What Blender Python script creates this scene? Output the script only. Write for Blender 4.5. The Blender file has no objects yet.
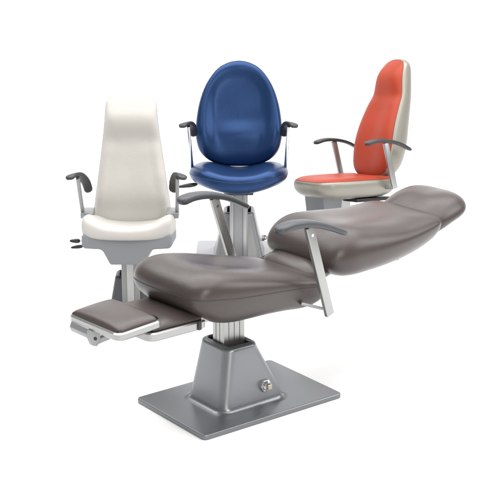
import bpy, bmesh, math, random
from math import sin, cos, pi, radians, sqrt, exp
from mathutils import Vector, Matrix

C = bpy.context.scene.collection
S = bpy.context.scene

# ------------------------------------------------------------------ materials
def mat(name, col, rough=0.5, metal=0.0, spec=0.5, bump=0.0, bscale=300, var=0.0, vscale=6, coat=0.0, flake=0.0, rvar=0.0, bkind='noise', sheen=0.0):
    m = bpy.data.materials.new(name); m.use_nodes = True
    nt = m.node_tree; b = nt.nodes['Principled BSDF']
    b.inputs['Base Color'].default_value = (*col, 1); b.inputs['Roughness'].default_value = rough
    b.inputs['Metallic'].default_value = metal; b.inputs['Specular IOR Level'].default_value = spec
    b.inputs['Coat Weight'].default_value = coat; b.inputs['Coat Roughness'].default_value = 0.25
    if sheen: b.inputs['Sheen Weight'].default_value = sheen
    tc = nt.nodes.new('ShaderNodeTexCoord')
    if var or flake:
        n = nt.nodes.new('ShaderNodeTexNoise'); n.inputs['Scale'].default_value = vscale if var else 900
        n.inputs['Detail'].default_value = 5
        nt.links.new(tc.outputs['Object'], n.inputs['Vector'])
        r = nt.nodes.new('ShaderNodeMapRange'); a = var or flake
        r.inputs['From Min'].default_value = .3; r.inputs['From Max'].default_value = .7
        r.inputs['To Min'].default_value = 1 - a; r.inputs['To Max'].default_value = 1 + a
        nt.links.new(n.outputs['Fac'], r.inputs['Value'])
        mx = nt.nodes.new('ShaderNodeVectorMath'); mx.operation = 'SCALE'
        mx.inputs[0].default_value = col
        nt.links.new(r.outputs['Result'], mx.inputs['Scale'])
        nt.links.new(mx.outputs['Vector'], b.inputs['Base Color'])
    if rvar:
        n = nt.nodes.new('ShaderNodeTexNoise'); n.inputs['Scale'].default_value = 9; n.inputs['Detail'].default_value = 6
        nt.links.new(tc.outputs['Object'], n.inputs['Vector'])
        r = nt.nodes.new('ShaderNodeMapRange')
        r.inputs['To Min'].default_value = rough - rvar; r.inputs['To Max'].default_value = rough + rvar
        nt.links.new(n.outputs['Fac'], r.inputs['Value']); nt.links.new(r.outputs['Result'], b.inputs['Roughness'])
    if bump:
        if bkind == 'grain':
            n = nt.nodes.new('ShaderNodeTexVoronoi'); n.inputs['Scale'].default_value = bscale
            out = n.outputs['Distance']
        else:
            n = nt.nodes.new('ShaderNodeTexNoise'); n.inputs['Scale'].default_value = bscale; n.inputs['Detail'].default_value = 4
            out = n.outputs['Fac']
        nt.links.new(tc.outputs['Object'], n.inputs['Vector'])
        big = nt.nodes.new('ShaderNodeTexNoise'); big.inputs['Scale'].default_value = 14; big.inputs['Detail'].default_value = 3
        nt.links.new(tc.outputs['Object'], big.inputs['Vector'])
        add = nt.nodes.new('ShaderNodeMath'); add.operation = 'MULTIPLY_ADD'
        nt.links.new(big.outputs['Fac'], add.inputs[0]); add.inputs[1].default_value = 2.0
        nt.links.new(out, add.inputs[2])
        bp = nt.nodes.new('ShaderNodeBump'); bp.inputs['Strength'].default_value = bump; bp.inputs['Distance'].default_value = .002
        nt.links.new(add.outputs[0], bp.inputs['Height']); nt.links.new(bp.outputs['Normal'], b.inputs['Normal'])
    return m

M = {
 'taupe': mat('taupe_vinyl', (.053, .0415, .0385), .29, spec=.42, bump=.17, bscale=420, bkind='grain', var=.03, rvar=.02),
 'seam': mat('taupe_seam', (.035, .028, .027), .6),
 'white': mat('white_vinyl', (.455, .438, .408), .45, spec=.35, bump=.24, bscale=380, bkind='grain', var=.02),
 'blue': mat('blue_satin', (.0105, .037, .115), .33, spec=.45, metal=.6, bump=.14, bscale=420, bkind='grain', var=.05),
 'blueseam': mat('blue_seam', (.010, .025, .07), .6),
 'red': mat('coral_red_vinyl', (.31, .039, .017), .48, spec=.22, bump=.2, bscale=420, var=.06),
 'beige': mat('beige_vinyl', (.25, .235, .20), .34, spec=.5, metal=.3, bump=.14, bscale=420, bkind='grain', var=.03),
 'grey': mat('silver_grey_paint', (.21, .218, .23), .32, metal=.75, spec=.5, flake=.10, bump=.06, bscale=1200),
 'shroud': mat('grey_shroud_plastic', (.185, .193, .203), .5, spec=.4, bump=.06, bscale=700),
 'alu': mat('satin_aluminium', (.35, .35, .345), .32, metal=.85, bump=.05, bscale=500, rvar=.06),
 'glare_grey': mat('glare_grey_paint', (.33, .33, .35), .45, bump=.05, bscale=900),  # blue chair's plate: white glare put into a lighter colour
 'wseam': mat('edge_shade_piping', (.30, .29, .27), .5),  # white piping greyed, painting in the shading along the back's edge
 'shade_grey': mat('shade_grey_paint', (.085, .09, .096), .4, metal=.4, bump=.06, bscale=1200),  # base grey darkened, so the white chair's pedestal carries its shadow as colour
 'rseam': mat('dark_red_stitching', (.10, .03, .02), .6),
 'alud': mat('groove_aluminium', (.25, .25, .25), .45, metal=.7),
 'chrome': mat('chrome', (.55, .55, .56), .15, metal=1.0),
 'silver': mat('cast_silver_paint', (.27, .275, .28), .36, metal=.5, bump=.06, bscale=600, rvar=.05),
 'arm': mat('charcoal_armrest', (.044, .047, .053), .40, spec=.5, bump=.14, bscale=500, bkind='grain'),
 'armd': mat('black_armrest', (.022, .023, .026), .42, spec=.5, bump=.14, bscale=500, bkind='grain'),
 'black': mat('black_plastic', (.012, .012, .013), .4),
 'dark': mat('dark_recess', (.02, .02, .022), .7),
 'brass': mat('brass', (.40, .36, .28), .35, metal=1.0),
 'floor': mat('white_studio_floor', (.80, .80, .80), .9, spec=.1, bump=.03, bscale=80),
}

# ------------------------------------------------------------------ mesh tools
class MB:
    def __init__(s): s.v = []; s.f = []
    def add(s, vs, fs):
        o = len(s.v); s.v += [Vector(p) for p in vs]; s.f += [tuple(i + o for i in f) for f in fs]
        return s
    def build(s, name, m, parent=None, T=None, smooth=True, bevel=0, seg=3, angle=40):
        me = bpy.data.meshes.new(name)
        vs = [T @ p for p in s.v] if T else s.v
        me.from_pydata([tuple(p) for p in vs], [], s.f); me.materials.append(M[m])
        bm = bmesh.new(); bm.from_mesh(me)
        bmesh.ops.remove_doubles(bm, verts=bm.verts, dist=1e-5)
        bmesh.ops.recalc_face_normals(bm, faces=bm.faces)
        if bevel:
            es = [e for e in bm.edges if len(e.link_faces) == 2 and e.calc_face_angle(0) > radians(25)]
            bmesh.ops.bevel(bm, geom=es, offset=bevel, segments=seg, profile=.5, affect='EDGES', clamp_overlap=True)
        bm.to_mesh(me); bm.free()
        if smooth:
            me.polygons.foreach_set('use_smooth', [True] * len(me.polygons))
            me.set_sharp_from_angle(angle=radians(angle))
        o = bpy.data.objects.new(name, me); C.objects.link(o)
        if parent: o.parent = parent
        return o

def thing(name, label, cat, loc, rz):
    o = bpy.data.objects.new(name, None); C.objects.link(o)
    o.location = loc; o.rotation_euler = (0, 0, rz); o['label'] = label; o['category'] = cat
    o.empty_display_size = .2
    return o

def lerp_tab(t, x):
    """smooth table lookup (monotone-ish cubic between points)"""
    if x <= t[0][0]: return t[0][1]
    for (a, p), (b, q) in zip(t, t[1:]):
        if x <= b:
            k = (x - a) / (b - a); k = k * k * (3 - 2 * k) if False else k
            return p + (q - p) * k
    return t[-1][1]

def smooth_tab(t, n=200):
    """Catmull-Rom sampled table -> function"""
    xs = [p[0] for p in t]; ys = [p[1] for p in t]
    m = []
    for i in range(len(t)):
        a = max(i - 1, 0); b = min(i + 1, len(t) - 1)
        m.append((ys[b] - ys[a]) / (xs[b] - xs[a]))
    def f(x):
        if x <= xs[0]: return ys[0] + m[0] * (x - xs[0])
        if x >= xs[-1]: return ys[-1] + m[-1] * (x - xs[-1])
        for i in range(len(xs) - 1):
            if x <= xs[i + 1]:
                h = xs[i + 1] - xs[i]; k = (x - xs[i]) / h
                return ((2*k**3 - 3*k*k + 1) * ys[i] + (k**3 - 2*k*k + k) * h * m[i]
                        + (-2*k**3 + 3*k*k) * ys[i+1] + (k**3 - k*k) * h * m[i+1])
    return f

def crom(pts, n, closed=True):
    """Catmull-Rom through points, resampled evenly to n points"""
    P = [Vector(p) for p in pts]; L = len(P); out = []
    rng = range(L) if closed else range(L - 1)
    for i in rng:
        if closed: p0, p1, p2, p3 = P[i-1], P[i], P[(i+1) % L], P[(i+2) % L]
        else: p0, p1, p2, p3 = P[max(i-1, 0)], P[i], P[i+1], P[min(i+2, L-1)]
        for k in range(24):
            t = k / 24
            out.append(.5 * ((2*p1) + (p2-p0)*t + (2*p0-5*p1+4*p2-p3)*t*t + (3*p1-p0-3*p2+p3)*t**3))
    if not closed: out.append(P[-1])
    if closed: out.append(out[0])
    d = [0]
    for a, b in zip(out, out[1:]): d.append(d[-1] + (b - a).length)
    res = []; j = 0
    m = n if closed else n - 1
    for k in range(n):
        s = d[-1] * k / m
        while j < len(d) - 2 and d[j+1] < s: j += 1
        q = (s - d[j]) / max(d[j+1] - d[j], 1e-9)
        res.append(out[j].lerp(out[j+1], min(q, 1)))
    return res

def mirror(half):
    """half outline (a>=0) from top to bottom -> closed outline"""
    return [(a, b) for a, b in half] + [(-a, b) for a, b in reversed(half) if abs(a) > 1e-6]

def pad(outline, top, bot, mapf, n=3.0, m=2.2, seg=144, rings=22, centre=None, split=None, crown=None):
    """cushion: outline in (a,b); top/bot(a,b,rho) thickness up/down from the mid surface; mapf(a,b,h)->xyz.
    split(a,b,rho,is_top)->True sends a face to the second mesh."""
    O = crom([(p[0], p[1], 0) for p in outline], seg)
    c = Vector((centre[0], centre[1], 0)) if centre else sum(O, Vector()) / seg
    A, B = MB(), MB()
    def rho(k): return 1 - (1 - k / rings) ** 2.4 if k < rings else 1.0
    def e(r): return max(0, 1 - r ** n) ** (1 / m)
    vs = []; 
    def pt(j, k, up):
        r = rho(k); p = c.lerp(O[j], r)
        h = top(p.x, p.y, r) if up else -bot(p.x, p.y, r)
        if crown: h *= crown(p.x, p.y)
        return mapf(p.x, p.y, h * e(r))
    tops = [mapf(c.x, c.y, top(c.x, c.y, 0))]; bots = [mapf(c.x, c.y, -bot(c.x, c.y, 0))]
    vs = [tops[0], bots[0]]; idx = {}
    for k in range(1, rings + 1):
        for j in range(seg):
            if k == rings:
                idx[(j, k, 1)] = idx[(j, k, 0)] = len(vs); vs.append(mapf(O[j].x, O[j].y, 0))
            else:
                for up in (1, 0):
                    idx[(j, k, up)] = len(vs); vs.append(pt(j, k, up))
    fa, fb = [], []
    for up in (1, 0):
        for j in range(seg):
            q = (j + 1) % seg
            f0 = (0 if up else 1, idx[(j, 1, up)], idx[(q, 1, up)])
            (fb if split and split(c.x, c.y, 0, up) else fa).append(f0)
            for k in range(1, rings):
                p = c.lerp(O[j], rho(k + .5))
                f = (idx[(j, k, up)], idx[(j, k+1, up)], idx[(q, k+1, up)], idx[(q, k, up)])
                (fb if split and split(p.x, p.y, rho(k + .5), up) else fa).append(f)
    def compact(fs):
        mp = {}; ov = []; of = []
        for f in fs:
            g = []
            for i in f:
                if i not in mp: mp[i] = len(ov); ov.append(vs[i])
                g.append(mp[i])
            of.append(g)
        return MB().add(ov, of)
    A = compact(fa)
    if split: return A, compact(fb)
    return A

def tube(path, r, seg=10, closed=False, cap=True):
    P = [Vector(p) for p in path]; n = len(P); vs = []; fs = []
    prev = None
    for i, p in enumerate(P):
        a = P[i-1] if (i or closed) else P[0]; b = P[(i+1) % n] if (i < n-1 or closed) else P[-1]
        t = (b - a).normalized()
        if prev is None:
            u = t.orthogonal().normalized()
        else:
            u = (prev - t * prev.dot(t)).normalized()
        prev = u; w = t.cross(u)
        rr = r[i] if isinstance(r, (list, tuple)) else r
        for k in range(seg):
            an = 2 * pi * k / seg; vs.append(p + (u * cos(an) + w * sin(an)) * rr)
    for i in range(n if closed else n - 1):
        for k in range(seg):
            q = (k + 1) % seg; i2 = (i + 1) % n
            fs.append((i*seg + k, i*seg + q, i2*seg + q, i2*seg + k))
    if cap and not closed:
        fs.append(tuple(range(seg))); fs.append(tuple((n-1)*seg + k for k in range(seg)))
    return MB().add(vs, fs)

def seam_mb(outline, mapf, r=.0018, seg=160, out=1.002, h=0.0):
    O = crom([(p[0], p[1], 0) for p in outline], seg); c = sum(O, Vector()) / seg
    return tube([mapf(*(c + (p - c) * out).xy, h) for p in O], r, 6, closed=True)

def split_seam(outline, mapf, top, n, m, centre=None, q=.965, r=.0011, seg=160):
    O = crom([(p[0], p[1], 0) for p in outline], seg)
    c = Vector((centre[0], centre[1], 0)) if centre else sum(O, Vector()) / seg
    k = (1 - q ** n) ** (1 / m); P = [c.lerp(p, q) for p in O]
    return tube([mapf(p.x, p.y, top(p.x, p.y) * k) for p in P], r, 6, closed=True)

def sweep(path, wid, thk, side, n=40, seg=28, pw=2.6, up=None):
    """rounded-section bar along a curve; wid/thk functions of t in 0..1; side = width direction"""
    P = crom(path, n, closed=False); vs = []; fs = []
    for i, p in enumerate(P):
        t = i / (n - 1)
        tg = (P[min(i+1, n-1)] - P[max(i-1, 0)]).normalized()
        sd = Vector(side); sd = (sd - tg * sd.dot(tg)).normalized(); u = tg.cross(sd)
        for k in range(seg):
            an = 2 * pi * k / seg; ca, sa = cos(an), sin(an)
            x = (abs(ca) ** (2 / pw)) * (1 if ca > 0 else -1) * wid(t) / 2
            y = (abs(sa) ** (2 / pw)) * (1 if sa > 0 else -1) * thk(t) / 2
            vs.append(p + sd * x + u * y)
    for i in range(n - 1):
        for k in range(seg):
            q = (k + 1) % seg; fs.append((i*seg + k, i*seg + q, (i+1)*seg + q, (i+1)*seg + k))
    fs.append(tuple(range(seg))); fs.append(tuple((n-1)*seg + k for k in range(seg)))
    return MB().add(vs, fs)

def rrect(cx, cy, hx, hy, r, z, k=8):
    out = []
    for sx, sy, a0 in ((1, 1, 0), (-1, 1, pi/2), (-1, -1, pi), (1, -1, 3*pi/2)):
        for i in range(k + 1):
            a = a0 + pi/2 * i / k
            out.append((cx + sx * (hx - r) + r * cos(a), cy + sy * (hy - r) + r * sin(a), z))
    return out

def loft(rings, cap0=True, cap1=True):
    n = len(rings[0]); vs = [p for r in rings for p in r]; fs = []
    for i in range(len(rings) - 1):
        for k in range(n):
            q = (k + 1) % n; fs.append((i*n + k, i*n + q, (i+1)*n + q, (i+1)*n + k))
    if cap0: fs.append(tuple(range(n)))
    if cap1: fs.append(tuple((len(rings)-1)*n + k for k in range(n)))
    return MB().add(vs, fs)

def rbox(cx, cy, hx, hy, r, z0, z1, c=.003):
    """rounded-corner slab with softened top and bottom edges"""
    R = []
    for t in range(5):
        a = pi/2 * t / 4; R.append(rrect(cx, cy, hx - c*(1-sin(a)), hy - c*(1-sin(a)), max(r - c*(1-sin(a)), .0005), z0 + c*(1-cos(a))))
    for t in range(5):
        a = pi/2 * t / 4; R.append(rrect(cx, cy, hx - c*(1-cos(a)), hy - c*(1-cos(a)), max(r - c*(1-cos(a)), .0005), z1 - c*(1-sin(a))))
    return loft(R)

def box(x0, x1, y0, y1, z0, z1):
    v = [(x, y, z) for x in (x0, x1) for y in (y0, y1) for z in (z0, z1)]
    return MB().add(v, [(0,1,3,2), (4,6,7,5), (0,4,5,1), (2,3,7,6), (0,2,6,4), (1,5,7,3)])

def bar(p, q, w, t, side):
    """rectangular bar from p to q: w along side, t across"""
    p, q = Vector(p), Vector(q); d = (q - p).normalized(); s = Vector(side); s = (s - d * s.dot(d)).normalized(); u = d.cross(s)
    v = [b + s * (i * w/2) + u * (j * t/2) for b in (p, q) for i in (-1, 1) for j in (-1, 1)]
    return MB().add(v, [(0,1,3,2), (4,6,7,5), (0,4,5,1), (2,3,7,6), (0,2,6,4), (1,5,7,3)])

def extrude_xy(poly, z0, z1):
    n = len(poly); v = [(x, y, z0) for x, y in poly] + [(x, y, z1) for x, y in poly]
    return MB().add(v, [tuple(range(n)), tuple(range(n, 2*n))] + [(i, (i+1) % n, n + (i+1) % n, n + i) for i in range(n)])

def prism(poly, axis0, axis1, fn):
    """polygon (a,b) extruded along c from axis0 to axis1, fn(a,b,c)->xyz"""
    n = len(poly); v = [fn(a, b, axis0) for a, b in poly] + [fn(a, b, axis1) for a, b in poly]
    return MB().add(v, [tuple(range(n)), tuple(range(n, 2*n))] + [(i, (i+1) % n, n + (i+1) % n, n + i) for i in range(n)])

def gs(x, s): return exp(-(x / s) ** 2)
def sst(a, b, x):
    k = min(1, max(0, (x - a) / (b - a))); return k * k * (3 - 2 * k)

# ------------------------------------------------------------------ shared bits
def base_plate(root, hx, hy, th=.02, cx=0, r=.02, m='grey'):
    return rbox(cx, 0, hx, hy, r, 0, th, .005).build('base_plate', m, root)

def pedestal(root, bot, top, z0, z1, r=.03, m='grey', rim=.016):
    """bot/top = (cx, hx, hy); flared foot, rounded rim, recessed collar"""
    R = []
    for f, dz in ((.028, 0), (.018, .002), (.010, .006), (.0045, .012), (.001, .022)):
        R.append(rrect(bot[0], 0, bot[1] + f, bot[2] + f, r + f, z0 + dz))
    for t in range(1, 9):
        k = t / 9
        R.append(rrect(bot[0] + (top[0]-bot[0])*k, 0, bot[1] + (top[1]-bot[1])*k, bot[2] + (top[2]-bot[2])*k, r, z0 + .024 + (z1 - z0 - .036)*k))
    c = rim
    for t in range(7):
        a = pi/2 * t / 6
        R.append(rrect(top[0], 0, top[1] - c*(1-cos(a)), top[2] - c*(1-cos(a)), max(r - c*(1-cos(a)), .004), z1 - .012 + .016*sin(a)))
    zt = z1 - .012 + .016
    cx = top[0]
    R.append(rrect(cx, 0, top[1] - c - .002, top[2] - c - .002, .014, zt - .001))
    R.append(rrect(cx, 0, top[1] - c - .005, top[2] - c - .005, .012, zt - .006))
    p = loft(R, True, False).build('pedestal', m, root, angle=60)
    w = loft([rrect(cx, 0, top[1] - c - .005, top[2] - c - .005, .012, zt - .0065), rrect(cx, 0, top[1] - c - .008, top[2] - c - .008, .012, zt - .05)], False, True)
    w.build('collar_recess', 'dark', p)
    return p

def socket(parent, x, y, z, sy, tilt, s=1.0):
    """hexagonal chrome nut with a square brass pin on the side wall"""
    T = Matrix.Translation((x, y, z)) @ Matrix.Rotation(tilt, 4, 'X') @ Matrix.Rotation(-sy * pi/2, 4, 'X')
    def ngon(n, r, h, a0=0): return [(r*cos(a0 + 2*pi*k/n), r*sin(a0 + 2*pi*k/n), h) for k in range(n)]
    n = loft([ngon(6, .024*s, -.004), ngon(6, .024*s, .009), ngon(6, .020*s, .012)])
    n.add(*(lambda q: (q.v, q.f))(loft([ngon(24, .0165*s, .012), ngon(24, .0165*s, .020), ngon(24, .013*s, .022)])))
    o = n.build('socket', 'chrome', parent, T, angle=25)
    loft([ngon(4, .0125*s, .021, pi/4), ngon(4, .0125*s, .033, pi/4), ngon(4, .010*s, .035, pi/4)]).build('socket_pin', 'brass', o, T, angle=25)
    return o

def hvar(a, b): return lambda t: a + (b - a) * t

def arm_shape(w, ends=.09):
    def f(t):
        e0 = min(1, (t + .004) / ends); e1 = min(1, (1 - t + .004) / ends)
        return w(t) * sqrt(max(.03, 1 - (1 - e0) ** 2)) * sqrt(max(.03, 1 - (1 - e1) ** 2))
    return f

def armrest(root, path, w, th, post, m='arm', T=None, side=(0, 1, 0), pw=.03, pt=.016, pm='alu', bracket=None, postside=(1, 0, 0)):
    a = sweep(path, arm_shape(w), arm_shape(th, .07), side, n=48, pw=3.0).build('armrest', m, root, T, angle=70)
    p = bar(post[0], post[1], pw, pt, postside).build('armrest_post', pm, a, T, bevel=.003)
    if bracket: bracket.build('armrest_bracket', 'silver', a, T, bevel=.003)
    return a

def lever(root, p, q, T=None, r=.006):
    p, q = Vector(p), Vector(q); d = (q - p)
    l = tube([p + d*k for k in (.3, .34, .4, .55, .75, .93, 1.0)], [r*.8, r*1.3, r*1.6, r*1.75, r*1.5, r*1.1, r*.5], 12).build('adjustment_lever', 'black', root, T)
    tube([p, p + d*.34], r*.55, 8).build('lever_rod', 'chrome', l, T)
    return l

# ================================================================== 1. reclined taupe chair
t = thing('treatment_chair', 'taupe brown chair reclined flat with headrest and footrest on a wide grey base plate', 'chair', (-.0415, 5.227, 0), radians(217.5))
base_plate(t, .340, .233, .02)
ped = pedestal(t, (.018, .153, .122), (.052, .080, .100), .02, .268, r=.044, rim=.022)
socket(ped, -.035, .1185, .092, 1, .09, 1.12)
TU = Matrix.Translation((.05, 0, 0)) @ Matrix.Rotation(radians(5), 4, 'Z')
# lifting column : grooved extrusion, two sleeves
def groove_poly(x0, x1, y0, y1, g=.003, w=.004, nx=3, ny=2):
    P = []
    def side(a, b, nrm, n):
        a, b = Vector(a), Vector(b); L = (b - a).length; d = (b - a) / L; nrm = Vector(nrm)
        P.append(a + d * .003)
        for k in range(n):
            s = L * (k + 1) / (n + 1)
            P.extend([a + d*(s - w/2), a + d*(s - w/2) - nrm*g, a + d*(s + w/2) - nrm*g, a + d*(s + w/2)])
        P.append(b - d * .003)
    side((x0, y0), (x1, y0), (0, -1), nx); side((x1, y0), (x1, y1), (1, 0), ny)
    side((x1, y1), (x0, y1), (0, 1), nx); side((x0, y1), (x0, y0), (-1, 0), ny)
    return [(p.x, p.y) for p in P]
col = extrude_xy(groove_poly(.0, .105, -.036, .036), .15, .425).build('lifting_column', 'alu', t, angle=20)
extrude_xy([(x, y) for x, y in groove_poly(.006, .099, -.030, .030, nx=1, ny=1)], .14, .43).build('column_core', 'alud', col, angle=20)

# seat (local upper frame: x = towards the feet, y = towards the near side)
zs = smooth_tab([(-.40, .455), (-.30, .470), (-.15, .492), (0, .512), (.15, .530), (.26, .546), (.34, .552)])
def seat_map(a, b, h): return Vector((a, b, zs(a) + h))
seat_out = [(.345, .0), (.342, .10), (.325, .175), (.28, .212), (.18, .225), (.05, .224), (-.10, .214), (-.22, .206), (-.31, .204), (-.362, .172), (-.384, .09), (-.390, 0)]
seat_out = seat_out + [(a, -b) for a, b in reversed(seat_out[1:-1])]
tt = smooth_tab([(-.40, .036), (-.30, .042), (-.15, .058), (0, .074), (.12, .090), (.22, .098), (.34, .092)])
tb = smooth_tab([(-.40, .105), (-.25, .112), (-.05, .116), (.12, .124), (.22, .118), (.34, .082)])
def seat_top(a, b, r): return tt(a) - .016 * gs(b, .10) * gs(a - .02, .17) + .006 * gs(abs(b) - .15, .06) * gs(a - .05, .2)
def seat_bot(a, b, r): return tb(a)
seat = pad(seat_out, seat_top, seat_bot, seat_map, n=4.6, m=2.4).build('seat', 'taupe', t, TU, angle=80)
seam_mb(seat_out, seat_map, .0017, out=1.0005).build('seam', 'seam', seat, TU)
# backrest lying almost flat
zb = smooth_tab([(-1.10, .600), (-.95, .577), (-.8, .563), (-.6, .556), (-.45, .552), (-.32, .550), (-.24, .548)])
def back_map(a, b, h): return Vector((a, b, zb(a) + h))
half = [(-.358, 0), (-.360, .08), (-.367, .15), (-.390, .202), (-.455, .230), (-.55, .238), (-.68, .240), (-.82, .232), (-.95, .218), (-1.02, .200), (-1.055, .15), (-1.065, 0)]
back_out = half + [(a, -b) for a, b in reversed(half[1:-1])]
bt = smooth_tab([(-1.10, .045), (-.95, .062), (-.8, .076), (-.6, .112), (-.45, .140), (-.36, .128), (-.24, .105)])
bb = smooth_tab([(-1.10, .100), (-.95, .115), (-.8, .120), (-.6, .120), (-.45, .118), (-.32, .108), (-.24, .10)])
def back_top(a, b, r): return bt(a) - .020 * gs(b, .12) * gs(a + .62, .22)
back = pad(back_out, back_top, lambda a, b, r: bb(a), back_map, n=3.0, m=2.0).build('backrest', 'taupe', t, TU, angle=80)
# pleated gusset between seat and back
g = MB()
for k in range(6):
    x = -.300 - k * .013
    pth = [Vector((x, y, .497 + .022 * (k - 2.5) / 2.5 * .3 - .6 * max(0, -.15 - y) + .003 * (k % 2))) for y in [-.195 + .115 * q / 14 for q in range(15)]]
    s_ = tube(pth, .009, 8); g.add(s_.v, s_.f)
g.build('pleated_gusset', 'seam', seat, TU)
pad([(.11, 0), (.10, .11), (.06, .145), (-.05, .125), (-.09, .09), (-.10, 0), (-.10, -.12), (-.06, -.165), (.06, -.165), (.10, -.10)],
    lambda a, b, r: .055, lambda a, b, r: .05, lambda a, b, h: Vector((-.395 + a, b, .486 - .05 * a + h)), n=3, m=2, seg=96).build('hinge_cover', 'taupe', seat, TU, angle=80)
# headrest
zh = smooth_tab([(-1.40, .635), (-1.30, .620), (-1.20, .598), (-1.10, .578), (-1.02, .566)])
def head_map(a, b, h): return Vector((a, b, zh(a) + h))
hh = [(-.99, 0), (-.995, .09), (-1.01, .145), (-1.06, .174), (-1.14, .180), (-1.21, .170), (-1.255, .135), (-1.28, .07), (-1.285, 0)]
head_out = hh + [(a, -b) for a, b in reversed(hh[1:-1])]
ht = smooth_tab([(-1.36, .055), (-1.25, .076), (-1.12, .088), (-1.03, .070)])
head = pad(head_out, lambda a, b, r: ht(a) - .010 * gs(b, .08) * gs(a + 1.18, .09), lambda a, b, r: .055 + .030 * sst(-1.15, -1.03, a), head_map, n=2.6, m=1.9).build('headrest', 'taupe', t, TU, angle=80)
# armrests with slanted flat posts
for s in (1, -1):
    y = s * .262; d = -.022 if s > 0 else .010; k = -.014 if s > 0 else 0
    path = [(.020 + d, y, .776 + k), (-.05 + d, y, .787 + k), (-.14 + d, y, .778 + k), (-.24 + d, y, .747 + k), (-.352 + d, y, .688 + k*.3)]
    post = [(-.158 + d*.5, y, .764 + k), (-.290, y, .370)]
    br = bar((-.28, y - s*.004, .392), (-.19, y - s*.06, .425), .022, .012, (0, 1, 0))
    o = armrest(t, path, hvar(.062, .040), lambda u: .034 - .012 * u, post, 'arm', TU, pw=.040, pt=.018, bracket=br)
    pm_ = Vector(post[0]).lerp(Vector(post[1]), .09); tube([pm_ + Vector((0, .008, 0)), pm_ + Vector((0, .0115, 0))], .0065, 14).build('screw', 'chrome', o, TU)
# seat frame rails under the cushion
fr = MB()
for s in (1, -1):
    b_ = bar((.27, s*.14, .455), (-.10, s*.13, .425), .02, .025, (0, 1, 0)); fr.add(b_.v, b_.f)
b_ = bar((.052, -.10, .405), (.052, .10, .405), .10, .018, (1, 0, 0)); fr.add(b_.v, b_.f)
fr.build('seat_frame', 'alu', t, TU, bevel=.003)
# back frame
bk = MB()
for s in (1, -1):
    b_ = bar((-.26, s*.08, .45), (-.62, s*.08, .49), .02, .022, (0, 1, 0)); bk.add(b_.v, b_.f)
    b_ = bar((-.62, s*.08, .49), (-.80, s*.08, .51), .02, .016, (0, 1, 0)); bk.add(b_.v, b_.f)
bk.build('back_frame', 'alu', t, TU, bevel=.003)

# calf rest and foot rest
def tilt_map(x0, z0, sl):
    def f(a, b, h):
        n = Vector((-sl, 0, 1)).normalized()
        return Vector((x0 + a, b, z0 + sl * a)) + n * h
    return f
def rr2(cx, hx, hy, r): return [(p[0], p[1]) for p in rrect(cx, 0, hx, hy, r, 0, 4)]
cm = tilt_map(.380, .463, .03)
cal = pad(rr2(0, .128, .148, .03), lambda a, b, r: .030, lambda a, b, r: .012, cm, n=12, m=2.2, seg=160, crown=lambda a, b: .45 + .55 * max(0, 1 - (abs(a)/.135)**2.5)**.6 * max(0, 1 - (abs(b)/.148)**2.5)**.6).build('calf_rest', 'taupe', t, TU, angle=80)
fo = loft([[cm(p[0], p[1], h) for p in rrect(0, 0, .140 - i, .160 - i, .035, 0)] for h, i in ((-.038, .005), (-.034, .0), (-.010, 0), (-.005, .004))]).build('calf_rest_frame', 'alu', cal, TU, angle=35)
box(-.004, .012, .1615, .166, -.034, .002).build('clamp', 'black', fo, TU @ Matrix.Translation((.285, 0, .458)), bevel=.002)
fm = tilt_map(.552, .496, -.04)
foo = pad(rr2(0, .093, .142, .025), lambda a, b, r: .030, lambda a, b, r: .012, fm, n=12, m=2.2, seg=160, crown=lambda a, b: .45 + .55 * max(0, 1 - (abs(a)/.093)**2.5)**.6 * max(0, 1 - (abs(b)/.142)**2.5)**.6).build('foot_rest', 'taupe', t, TU, angle=80)
ff = loft([[fm(p[0], p[1], h) for p in rrect(0, 0, .103 - i, .153 - i, .032, 0)] for h, i in ((-.029, .006), (-.023, .0), (-.004, 0), (.001, .005))]).build('foot_rest_frame', 'alu', foo, TU, angle=35)
tube([(.640, -.125, .452), (.640, -.02, .452)], .026, 8).build('hinge_roller', 'silver', ff, TU, angle=40, bevel=.003)
br = prism([(.616, .468), (.664, .468), (.664, .436), (.654, .410), (.636, .404), (.622, .416)], -.022, .002, lambda a, b, c: (a, c, b))
b_ = bar((.630, -.010, .420), (.47, -.010, .436), .018, .022, (0, 1, 0)); br.add(b_.v, b_.f)
hb = br.build('hinge_bracket', 'silver', ff, TU, bevel=.003)
tube([(.644, .0, .436), (.644, .006, .436)], .006, 14).build('hinge_pin', 'black', hb, TU)

# ================================================================== 2. white chair, facing the camera
GW = (-.5450, 6.2018, 0)
t = thing('examination_chair', 'upright white vinyl chair with tall tapering back and grey shroud under its seat', 'chair', GW, radians(270))
base_plate(t, .15, .17, .016)
pedestal(t, (-.045, .080, .105), (-.04, .060, .078), .016, .20, r=.025, m='shade_grey')
col = box(-.01, .060, -.041, .041, .014, .36).build('lifting_column', 'alud', t, bevel=.003)
box(.0605, .070, -.016, .016, .014, .37).build('column_rail', 'alu', col, bevel=.002)
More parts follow.
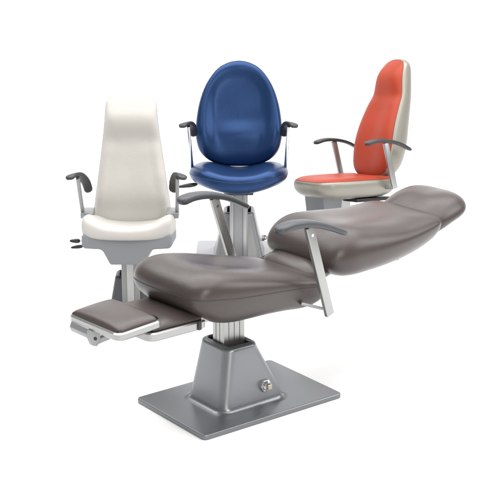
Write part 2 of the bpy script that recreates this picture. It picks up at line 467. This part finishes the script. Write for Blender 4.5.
# shroud: wide tray with a tapering keel, leaning with the seat
tl = radians(11)
TW = Matrix.Translation((0, 0, .402)) @ Matrix.Rotation(-tl, 4, 'Y')
def shroud_mb(w, top, mid, low, kw, lw, x0, x1):
    poly = [(-w, top), (w, top), (w, mid + .012), (w - .012, mid), (kw, mid - .004), (kw - .012, mid - .012), (lw, low), (-lw, low), (-kw + .012, mid - .012), (-kw, mid - .004), (-w + .012, mid), (-w, mid + .012)]
    return prism(poly, x0, x1, lambda a, b, c: (c, a, b))
shroud_mb(.200, .014, -.046, -.118, .118, .074, -.17, .205).build('seat_shroud', 'shroud', t, TW, bevel=.008, seg=4)
so = mirror([(0, .225), (.10, .222), (.178, .210), (.202, .180), (.205, .08), (.205, -.05), (.198, -.14), (.17, -.185), (.09, -.20), (0, -.20)])
def wseat_map(a, b, h): return Vector((b, a, .014 + .036 * abs(a / .2) ** 2.4 * sst(-.25, .1, b) + h))
def wseat_top(a, b, r): return .048 + .022 * sst(.10, .20, abs(a)) - .020 * gs(a, .14) * gs(b - .03, .2)
seat = pad(so, wseat_top, lambda a, b, r: .030 + .036 * abs(a / .2) ** 2.4 * sst(-.25, .1, b), wseat_map, n=8, m=2.6).build('seat', 'white', t, TW, angle=80)
# back
bo = mirror([(0, .575), (.06, .573), (.098, .562), (.115, .535), (.121, .47), (.128, .40), (.141, .30), (.157, .18), (.172, .07), (.184, -.02), (.182, -.06), (.15, -.075), (0, -.078)])
def wback_map(a, b, h):
    rc = radians(7)
    off = .012 * gs(b - .45, .08) + .010 * gs(b - .10, .12)
    b *= .952; x = -.145 - b * sin(rc) + (h + off) * cos(rc); z = .455 + b * cos(rc) + (h + off) * sin(rc)
    return Vector((x, a, z))
def wback_top(a, b, r):
    return .034 + .016 * gs(b - .475, .055) - .013 * gs(b - .37, .04) + .008 * gs(b - .13, .12) + .010 * sst(.6, .9, r) * sst(.5, .2, b) - .006 * gs(a, .08) * sst(.4, .1, b)
bk = pad(bo, wback_top, lambda a, b, r: .035, wback_map, n=5, m=2.2, centre=(0, .22)).build('backrest', 'white', t, angle=80)
seam_mb(bo, wback_map, .0016, out=1.0).build('piping', 'wseam', bk)
for s in (1, -1):
    path = [(.16, s*.252, .700), (.12, s*.240, .706), (.05, s*.218, .690), (-.03, s*.200, .640), (-.08, s*.192, .578)]
    post = [(.075, s*.222, .685), (.0, s*.214, .500)]
    br = prism([(-.06, -.028), (.03, -.020), (.03, .014), (-.06, .02)], s*.165, s*.222, lambda a, b, c: (a, c, b * .75 + .498))
    armrest(t, path, hvar(.046, .040), hvar(.020, .016), post, 'armd', None, (.25*s, 1, -.25*s), pw=.024, pt=.016, pm='silver', bracket=br)
lever(t, (.05, -.205, .384), (.05, -.272, .384), r=.006)
lever(t, (.05, -.19, .362), (.05, -.268, .352), r=.005)

# ================================================================== 3. blue chair
GB = (-.0574, 7.049, 0)
t = thing('examination_chair', 'upright metallic blue chair with egg shaped backrest and thick rounded seat', 'chair', GB, radians(270))
base_plate(t, .33, .2275, .02, m='glare_grey')
ped = pedestal(t, (-.07, .13, .128), (-.055, .080, .082), .02, .268, r=.034, m='silver')
socket(ped, -.03, .1215, .125, 1, 0, .8)
col = box(.01, .085, -.046, .046, .018, .40).build('lifting_column', 'silver', t, bevel=.003)
for y in (-.036, .031):
    box(.0855, .096, y - .009, y + .009, .018, .405).build('column_rail', 'alu', col, bevel=.002)
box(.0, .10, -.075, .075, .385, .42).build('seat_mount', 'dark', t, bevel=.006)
tl = radians(9)
TB = Matrix.Translation((0, 0, .465)) @ Matrix.Rotation(-tl, 4, 'Y')
so = mirror([(0, .235), (.10, .230), (.175, .205), (.222, .150), (.246, .08), (.252, .0), (.250, -.09), (.228, -.165), (.14, -.20), (0, -.205)])
def bseat_map(a, b, h): return Vector((b, a, .0 - .018 * sst(.05, .22, b) * gs(a, .16) + .016 * (a / .25) ** 2 + h))
def bseat_top(a, b, r): return .050 + .014 * gs(abs(a) - .17, .06) - .018 * gs(a, .10) * gs(b + .02, .15)
st = pad(so, bseat_top, lambda a, b, r: .060 + .014 * gs(a, .15), bseat_map, n=4.6, m=2.3).build('seat', 'blue', t, TB, angle=80)
seam_mb(so, bseat_map, .0016, out=1.0005).build('seam', 'blueseam', st, TB)
k = .552 / 105.5
eg = [(0, 0), (12, 2.5), (22.5, 9.6), (32.6, 24.5), (39, 43), (42, 63), (42, 77), (38, 91), (28, 100.5), (14, 104.8), (0, 105.5)]
bo = mirror([(a * .00521, .552 - b * k) for a, b in eg])
def bback_map(a, b, h):
    rc = radians(11)
    off = .018 * gs(b - .16, .12) - .02 * (a / .22) ** 2 * -1
    b *= .976; x = -.125 - b * sin(rc) + (h + off) * cos(rc); z = .487 + b * cos(rc) + (h + off) * sin(rc)
    return Vector((x, a, z))
def bback_top(a, b, r):
    w = sst(.02, .20, b)                                  # the recess opens out towards the seat
    q = ((abs(a) / .172) ** 2.6 + (abs(b - .29) / (.235 if b > .29 else .34)) ** 2.6) ** (1 / 2.6)
    rec = min(1, max(0, (1.20 - q) / .56)); rec = rec ** 3 * (rec * (6 * rec - 15) + 10)
    return .054 - .042 * rec * (.35 + .65 * w) + .016 * gs(b - .17, .055) * gs(a, .13) + .006 * gs(b - .33, .06) * gs(a, .12)
bk = pad(bo, bback_top, lambda a, b, r: .045, bback_map, n=3.2, m=2.1, rings=34, seg=180, centre=(0, .25)).build('backrest', 'blue', t, angle=80)
seam_mb(bo, bback_map, .0022, out=1.0).build('piping', 'blueseam', bk)
for s in (1, -1):
    path = [(.16, s*.282, .752), (.12, s*.268, .757), (.05, s*.248, .745), (-.03, s*.235, .710), (-.08, s*.228, .652)]
    post = [(.070, s*.252, .738), (-.02, s*.236, .470)]
    br = bar((-.02, s*.236, .455), (-.02, s*.10, .428), .03, .014, (1, 0, 0))
    armrest(t, path, hvar(.046, .040), hvar(.022, .016), post, 'armd', None, (.2*s, 1, -.2*s), pw=.022, pt=.016, pm='chrome', bracket=br)
lever(t, (.03, -.17, .432), (.05, -.312, .417), r=.0065)

# ================================================================== 4. coral red and beige chair, turned to the left
GO = (.484, 7.119, 0)
t = thing('examination_chair', 'coral red chair with beige sides turned to the left behind the taupe backrest', 'chair', GO, radians(210))
base_plate(t, .25, .18, .02)
pedestal(t, (.0, .12, .105), (.02, .08, .078), .02, .20, r=.03)
col = box(-.02, .06, -.04, .04, .12, .40).build('lifting_column', 'alu', t, bevel=.003)
TO = Matrix.Translation((0, 0, .405)) @ Matrix.Rotation(radians(-4), 4, 'Y') @ Matrix.Rotation(radians(9), 4, 'X')
sh = prism([(.04, -.02), (.16, -.02), (.16, -.06), (.145, -.17), (.05, -.17)], -.13, .06, lambda a, b, c: (a, c, b))
sh.build('seat_shroud', 'shroud', t, Matrix.Translation((0, 0, .405)), bevel=.008, seg=4)
box(-.20, .02, -.12, .15, -.088, -.070).build('seat_tray', 'black', t, TO, bevel=.004)
so = mirror([(0, .235), (.09, .232), (.142, .215), (.178, .165), (.190, .06), (.190, -.08), (.178, -.17), (.16, -.205), (0, -.215)])
def oseat_map(a, b, h): return Vector((b, a, .004 + h))
A, B = pad(so, lambda a, b, r: .040 + .010 * sst(.1, .19, abs(a)) - .012 * gs(a, .1) * gs(b, .15), lambda a, b, r: .078, oseat_map, n=4.5, m=2.3, rings=30,
           split=lambda a, b, r, up: bool(up) and r < .965)
st = A.build('seat', 'beige', t, TO, angle=80)
B.build('seat_panel', 'red', st, TO, angle=80)
split_seam(so, oseat_map, lambda a, b: .040 + .010 * sst(.1, .19, abs(a)) - .012 * gs(a, .1) * gs(b, .15), 4.5, 2.3).build('seam', 'rseam', st, TO)
bo = mirror([(0, .60), (.045, .595), (.080, .575), (.102, .53), (.118, .46), (.138, .36), (.156, .25), (.170, .14), (.170, .06), (.155, .0), (.11, -.035), (0, -.045)])
def oback_map(a, b, h):
    rc = radians(17)
    off = .03 * gs(b - .20, .20) + .012 * gs(b - .52, .08)
    x = -.195 - b * sin(rc) + (h + off) * cos(rc); z = .06 + b * cos(rc) + (h + off) * sin(rc)
    return Vector((x, a, z))
A, B = pad(bo, lambda a, b, r: .050 + .014 * gs(b - .49, .06) - .010 * gs(b - .39, .035) - .014 * gs(a, .09) * sst(.42, .3, b), lambda a, b, r: .066 + .055 * gs(b - .16, .22), oback_map, n=4.0, m=2.2, rings=30,
           centre=(0, .26), split=lambda a, b, r, up: bool(up) and r < .965)
bk = A.build('backrest', 'beige', t, TO, angle=80)
B.build('back_panel', 'red', bk, TO, angle=80)
split_seam(bo, oback_map, lambda a, b: .050 + .014 * gs(b - .49, .06) - .010 * gs(b - .39, .035) - .014 * gs(a, .09) * sst(.42, .3, b), 4.0, 2.2, (0, .26)).build('seam', 'rseam', bk, TO)
for s in (1, -1):
    y = s * .236; d = .005 * s
    path = [(.025, y, .205 + d), (-.04, y, .220 + d), (-.115, y, .217 + d), (-.19, y, .199 + d), (-.26, y, .164 + d)]
    post = [(-.10, y, .210 + d), (-.155, y, -.02)]
    br = bar((-.15, y, -.015), (-.15, s*.12, -.025), .03, .014, (1, 0, 0))
    armrest(t, path, hvar(.05, .036), hvar(.022, .016), post, 'armd', TO, pw=.030, pt=.016, bracket=br)

# ================================================================== studio floor, light, camera
prof = [(-6, 0), (8.6, 0)]
for k in range(1, 25):
    a = pi/2 * k / 24; prof.append((8.6 + 1.8 * sin(a), 1.8 - 1.8 * cos(a)))
prof.append((10.4, 5.0))
mb = MB()
mb.add([(x, y, z) for y, z in prof for x in (-9, 9)], [(2*k, 2*k + 1, 2*k + 3, 2*k + 2) for k in range(len(prof) - 1)])
f = mb.build('studio_backdrop', 'floor')
f['kind'] = 'structure'

W = bpy.data.worlds.new('World'); S.world = W; W.use_nodes = True
bg = W.node_tree.nodes['Background']; bg.inputs['Color'].default_value = (1, 1, 1, 1); bg.inputs['Strength'].default_value = .34

def area(name, loc, target, size, power, col=(1, 1, 1), size_y=None):
    l = bpy.data.lights.new(name, 'AREA'); l.energy = power; l.color = col; l.size = size
    if size_y: l.shape = 'RECTANGLE'; l.size_y = size_y
    o = bpy.data.objects.new(name, l); C.objects.link(o); o.location = loc
    o.rotation_euler = (Vector(target) - Vector(loc)).to_track_quat('-Z', 'Y').to_euler()
    return o
area('softbox_overhead', (0, 5.8, 4.3), (0, 5.8, 0), 8.0, 560, size_y=5.5)
area('softbox_key', (1.5, 1.6, 2.3), (0, 5.6, .5), .9, 60, (1, .97, .93))
area('strip_front', (.45, 1.2, .8), (-.1, 5.4, .45), .7, 22, (1, .95, .88), size_y=.5)
area('added_fill_right', (3.2, 5.6, 2.0), (.7, 5.3, 0), 1.4, 38)  # added fill lamp, lifts the floor shadow below the taupe backrest
area('background_light', (0, 7.9, 4.6), (0, 10.2, .6), 8.0, 135, size_y=1.0)  # added lamp that keeps the far backdrop white

cam = bpy.data.cameras.new('camera'); co = bpy.data.objects.new('camera', cam); C.objects.link(co)
co.location = (0, 0, 2.23); co.rotation_euler = (radians(90 - 17.07), 0, 0)
cam.sensor_width = 36; cam.lens = 36 * 1417 / 500; cam.clip_end = 200
S.camera = co
S.view_settings.view_transform = 'Standard'; S.view_settings.look = 'None'; S.view_settings.exposure = 0; S.view_settings.gamma = 1
S.cycles.use_denoising = True
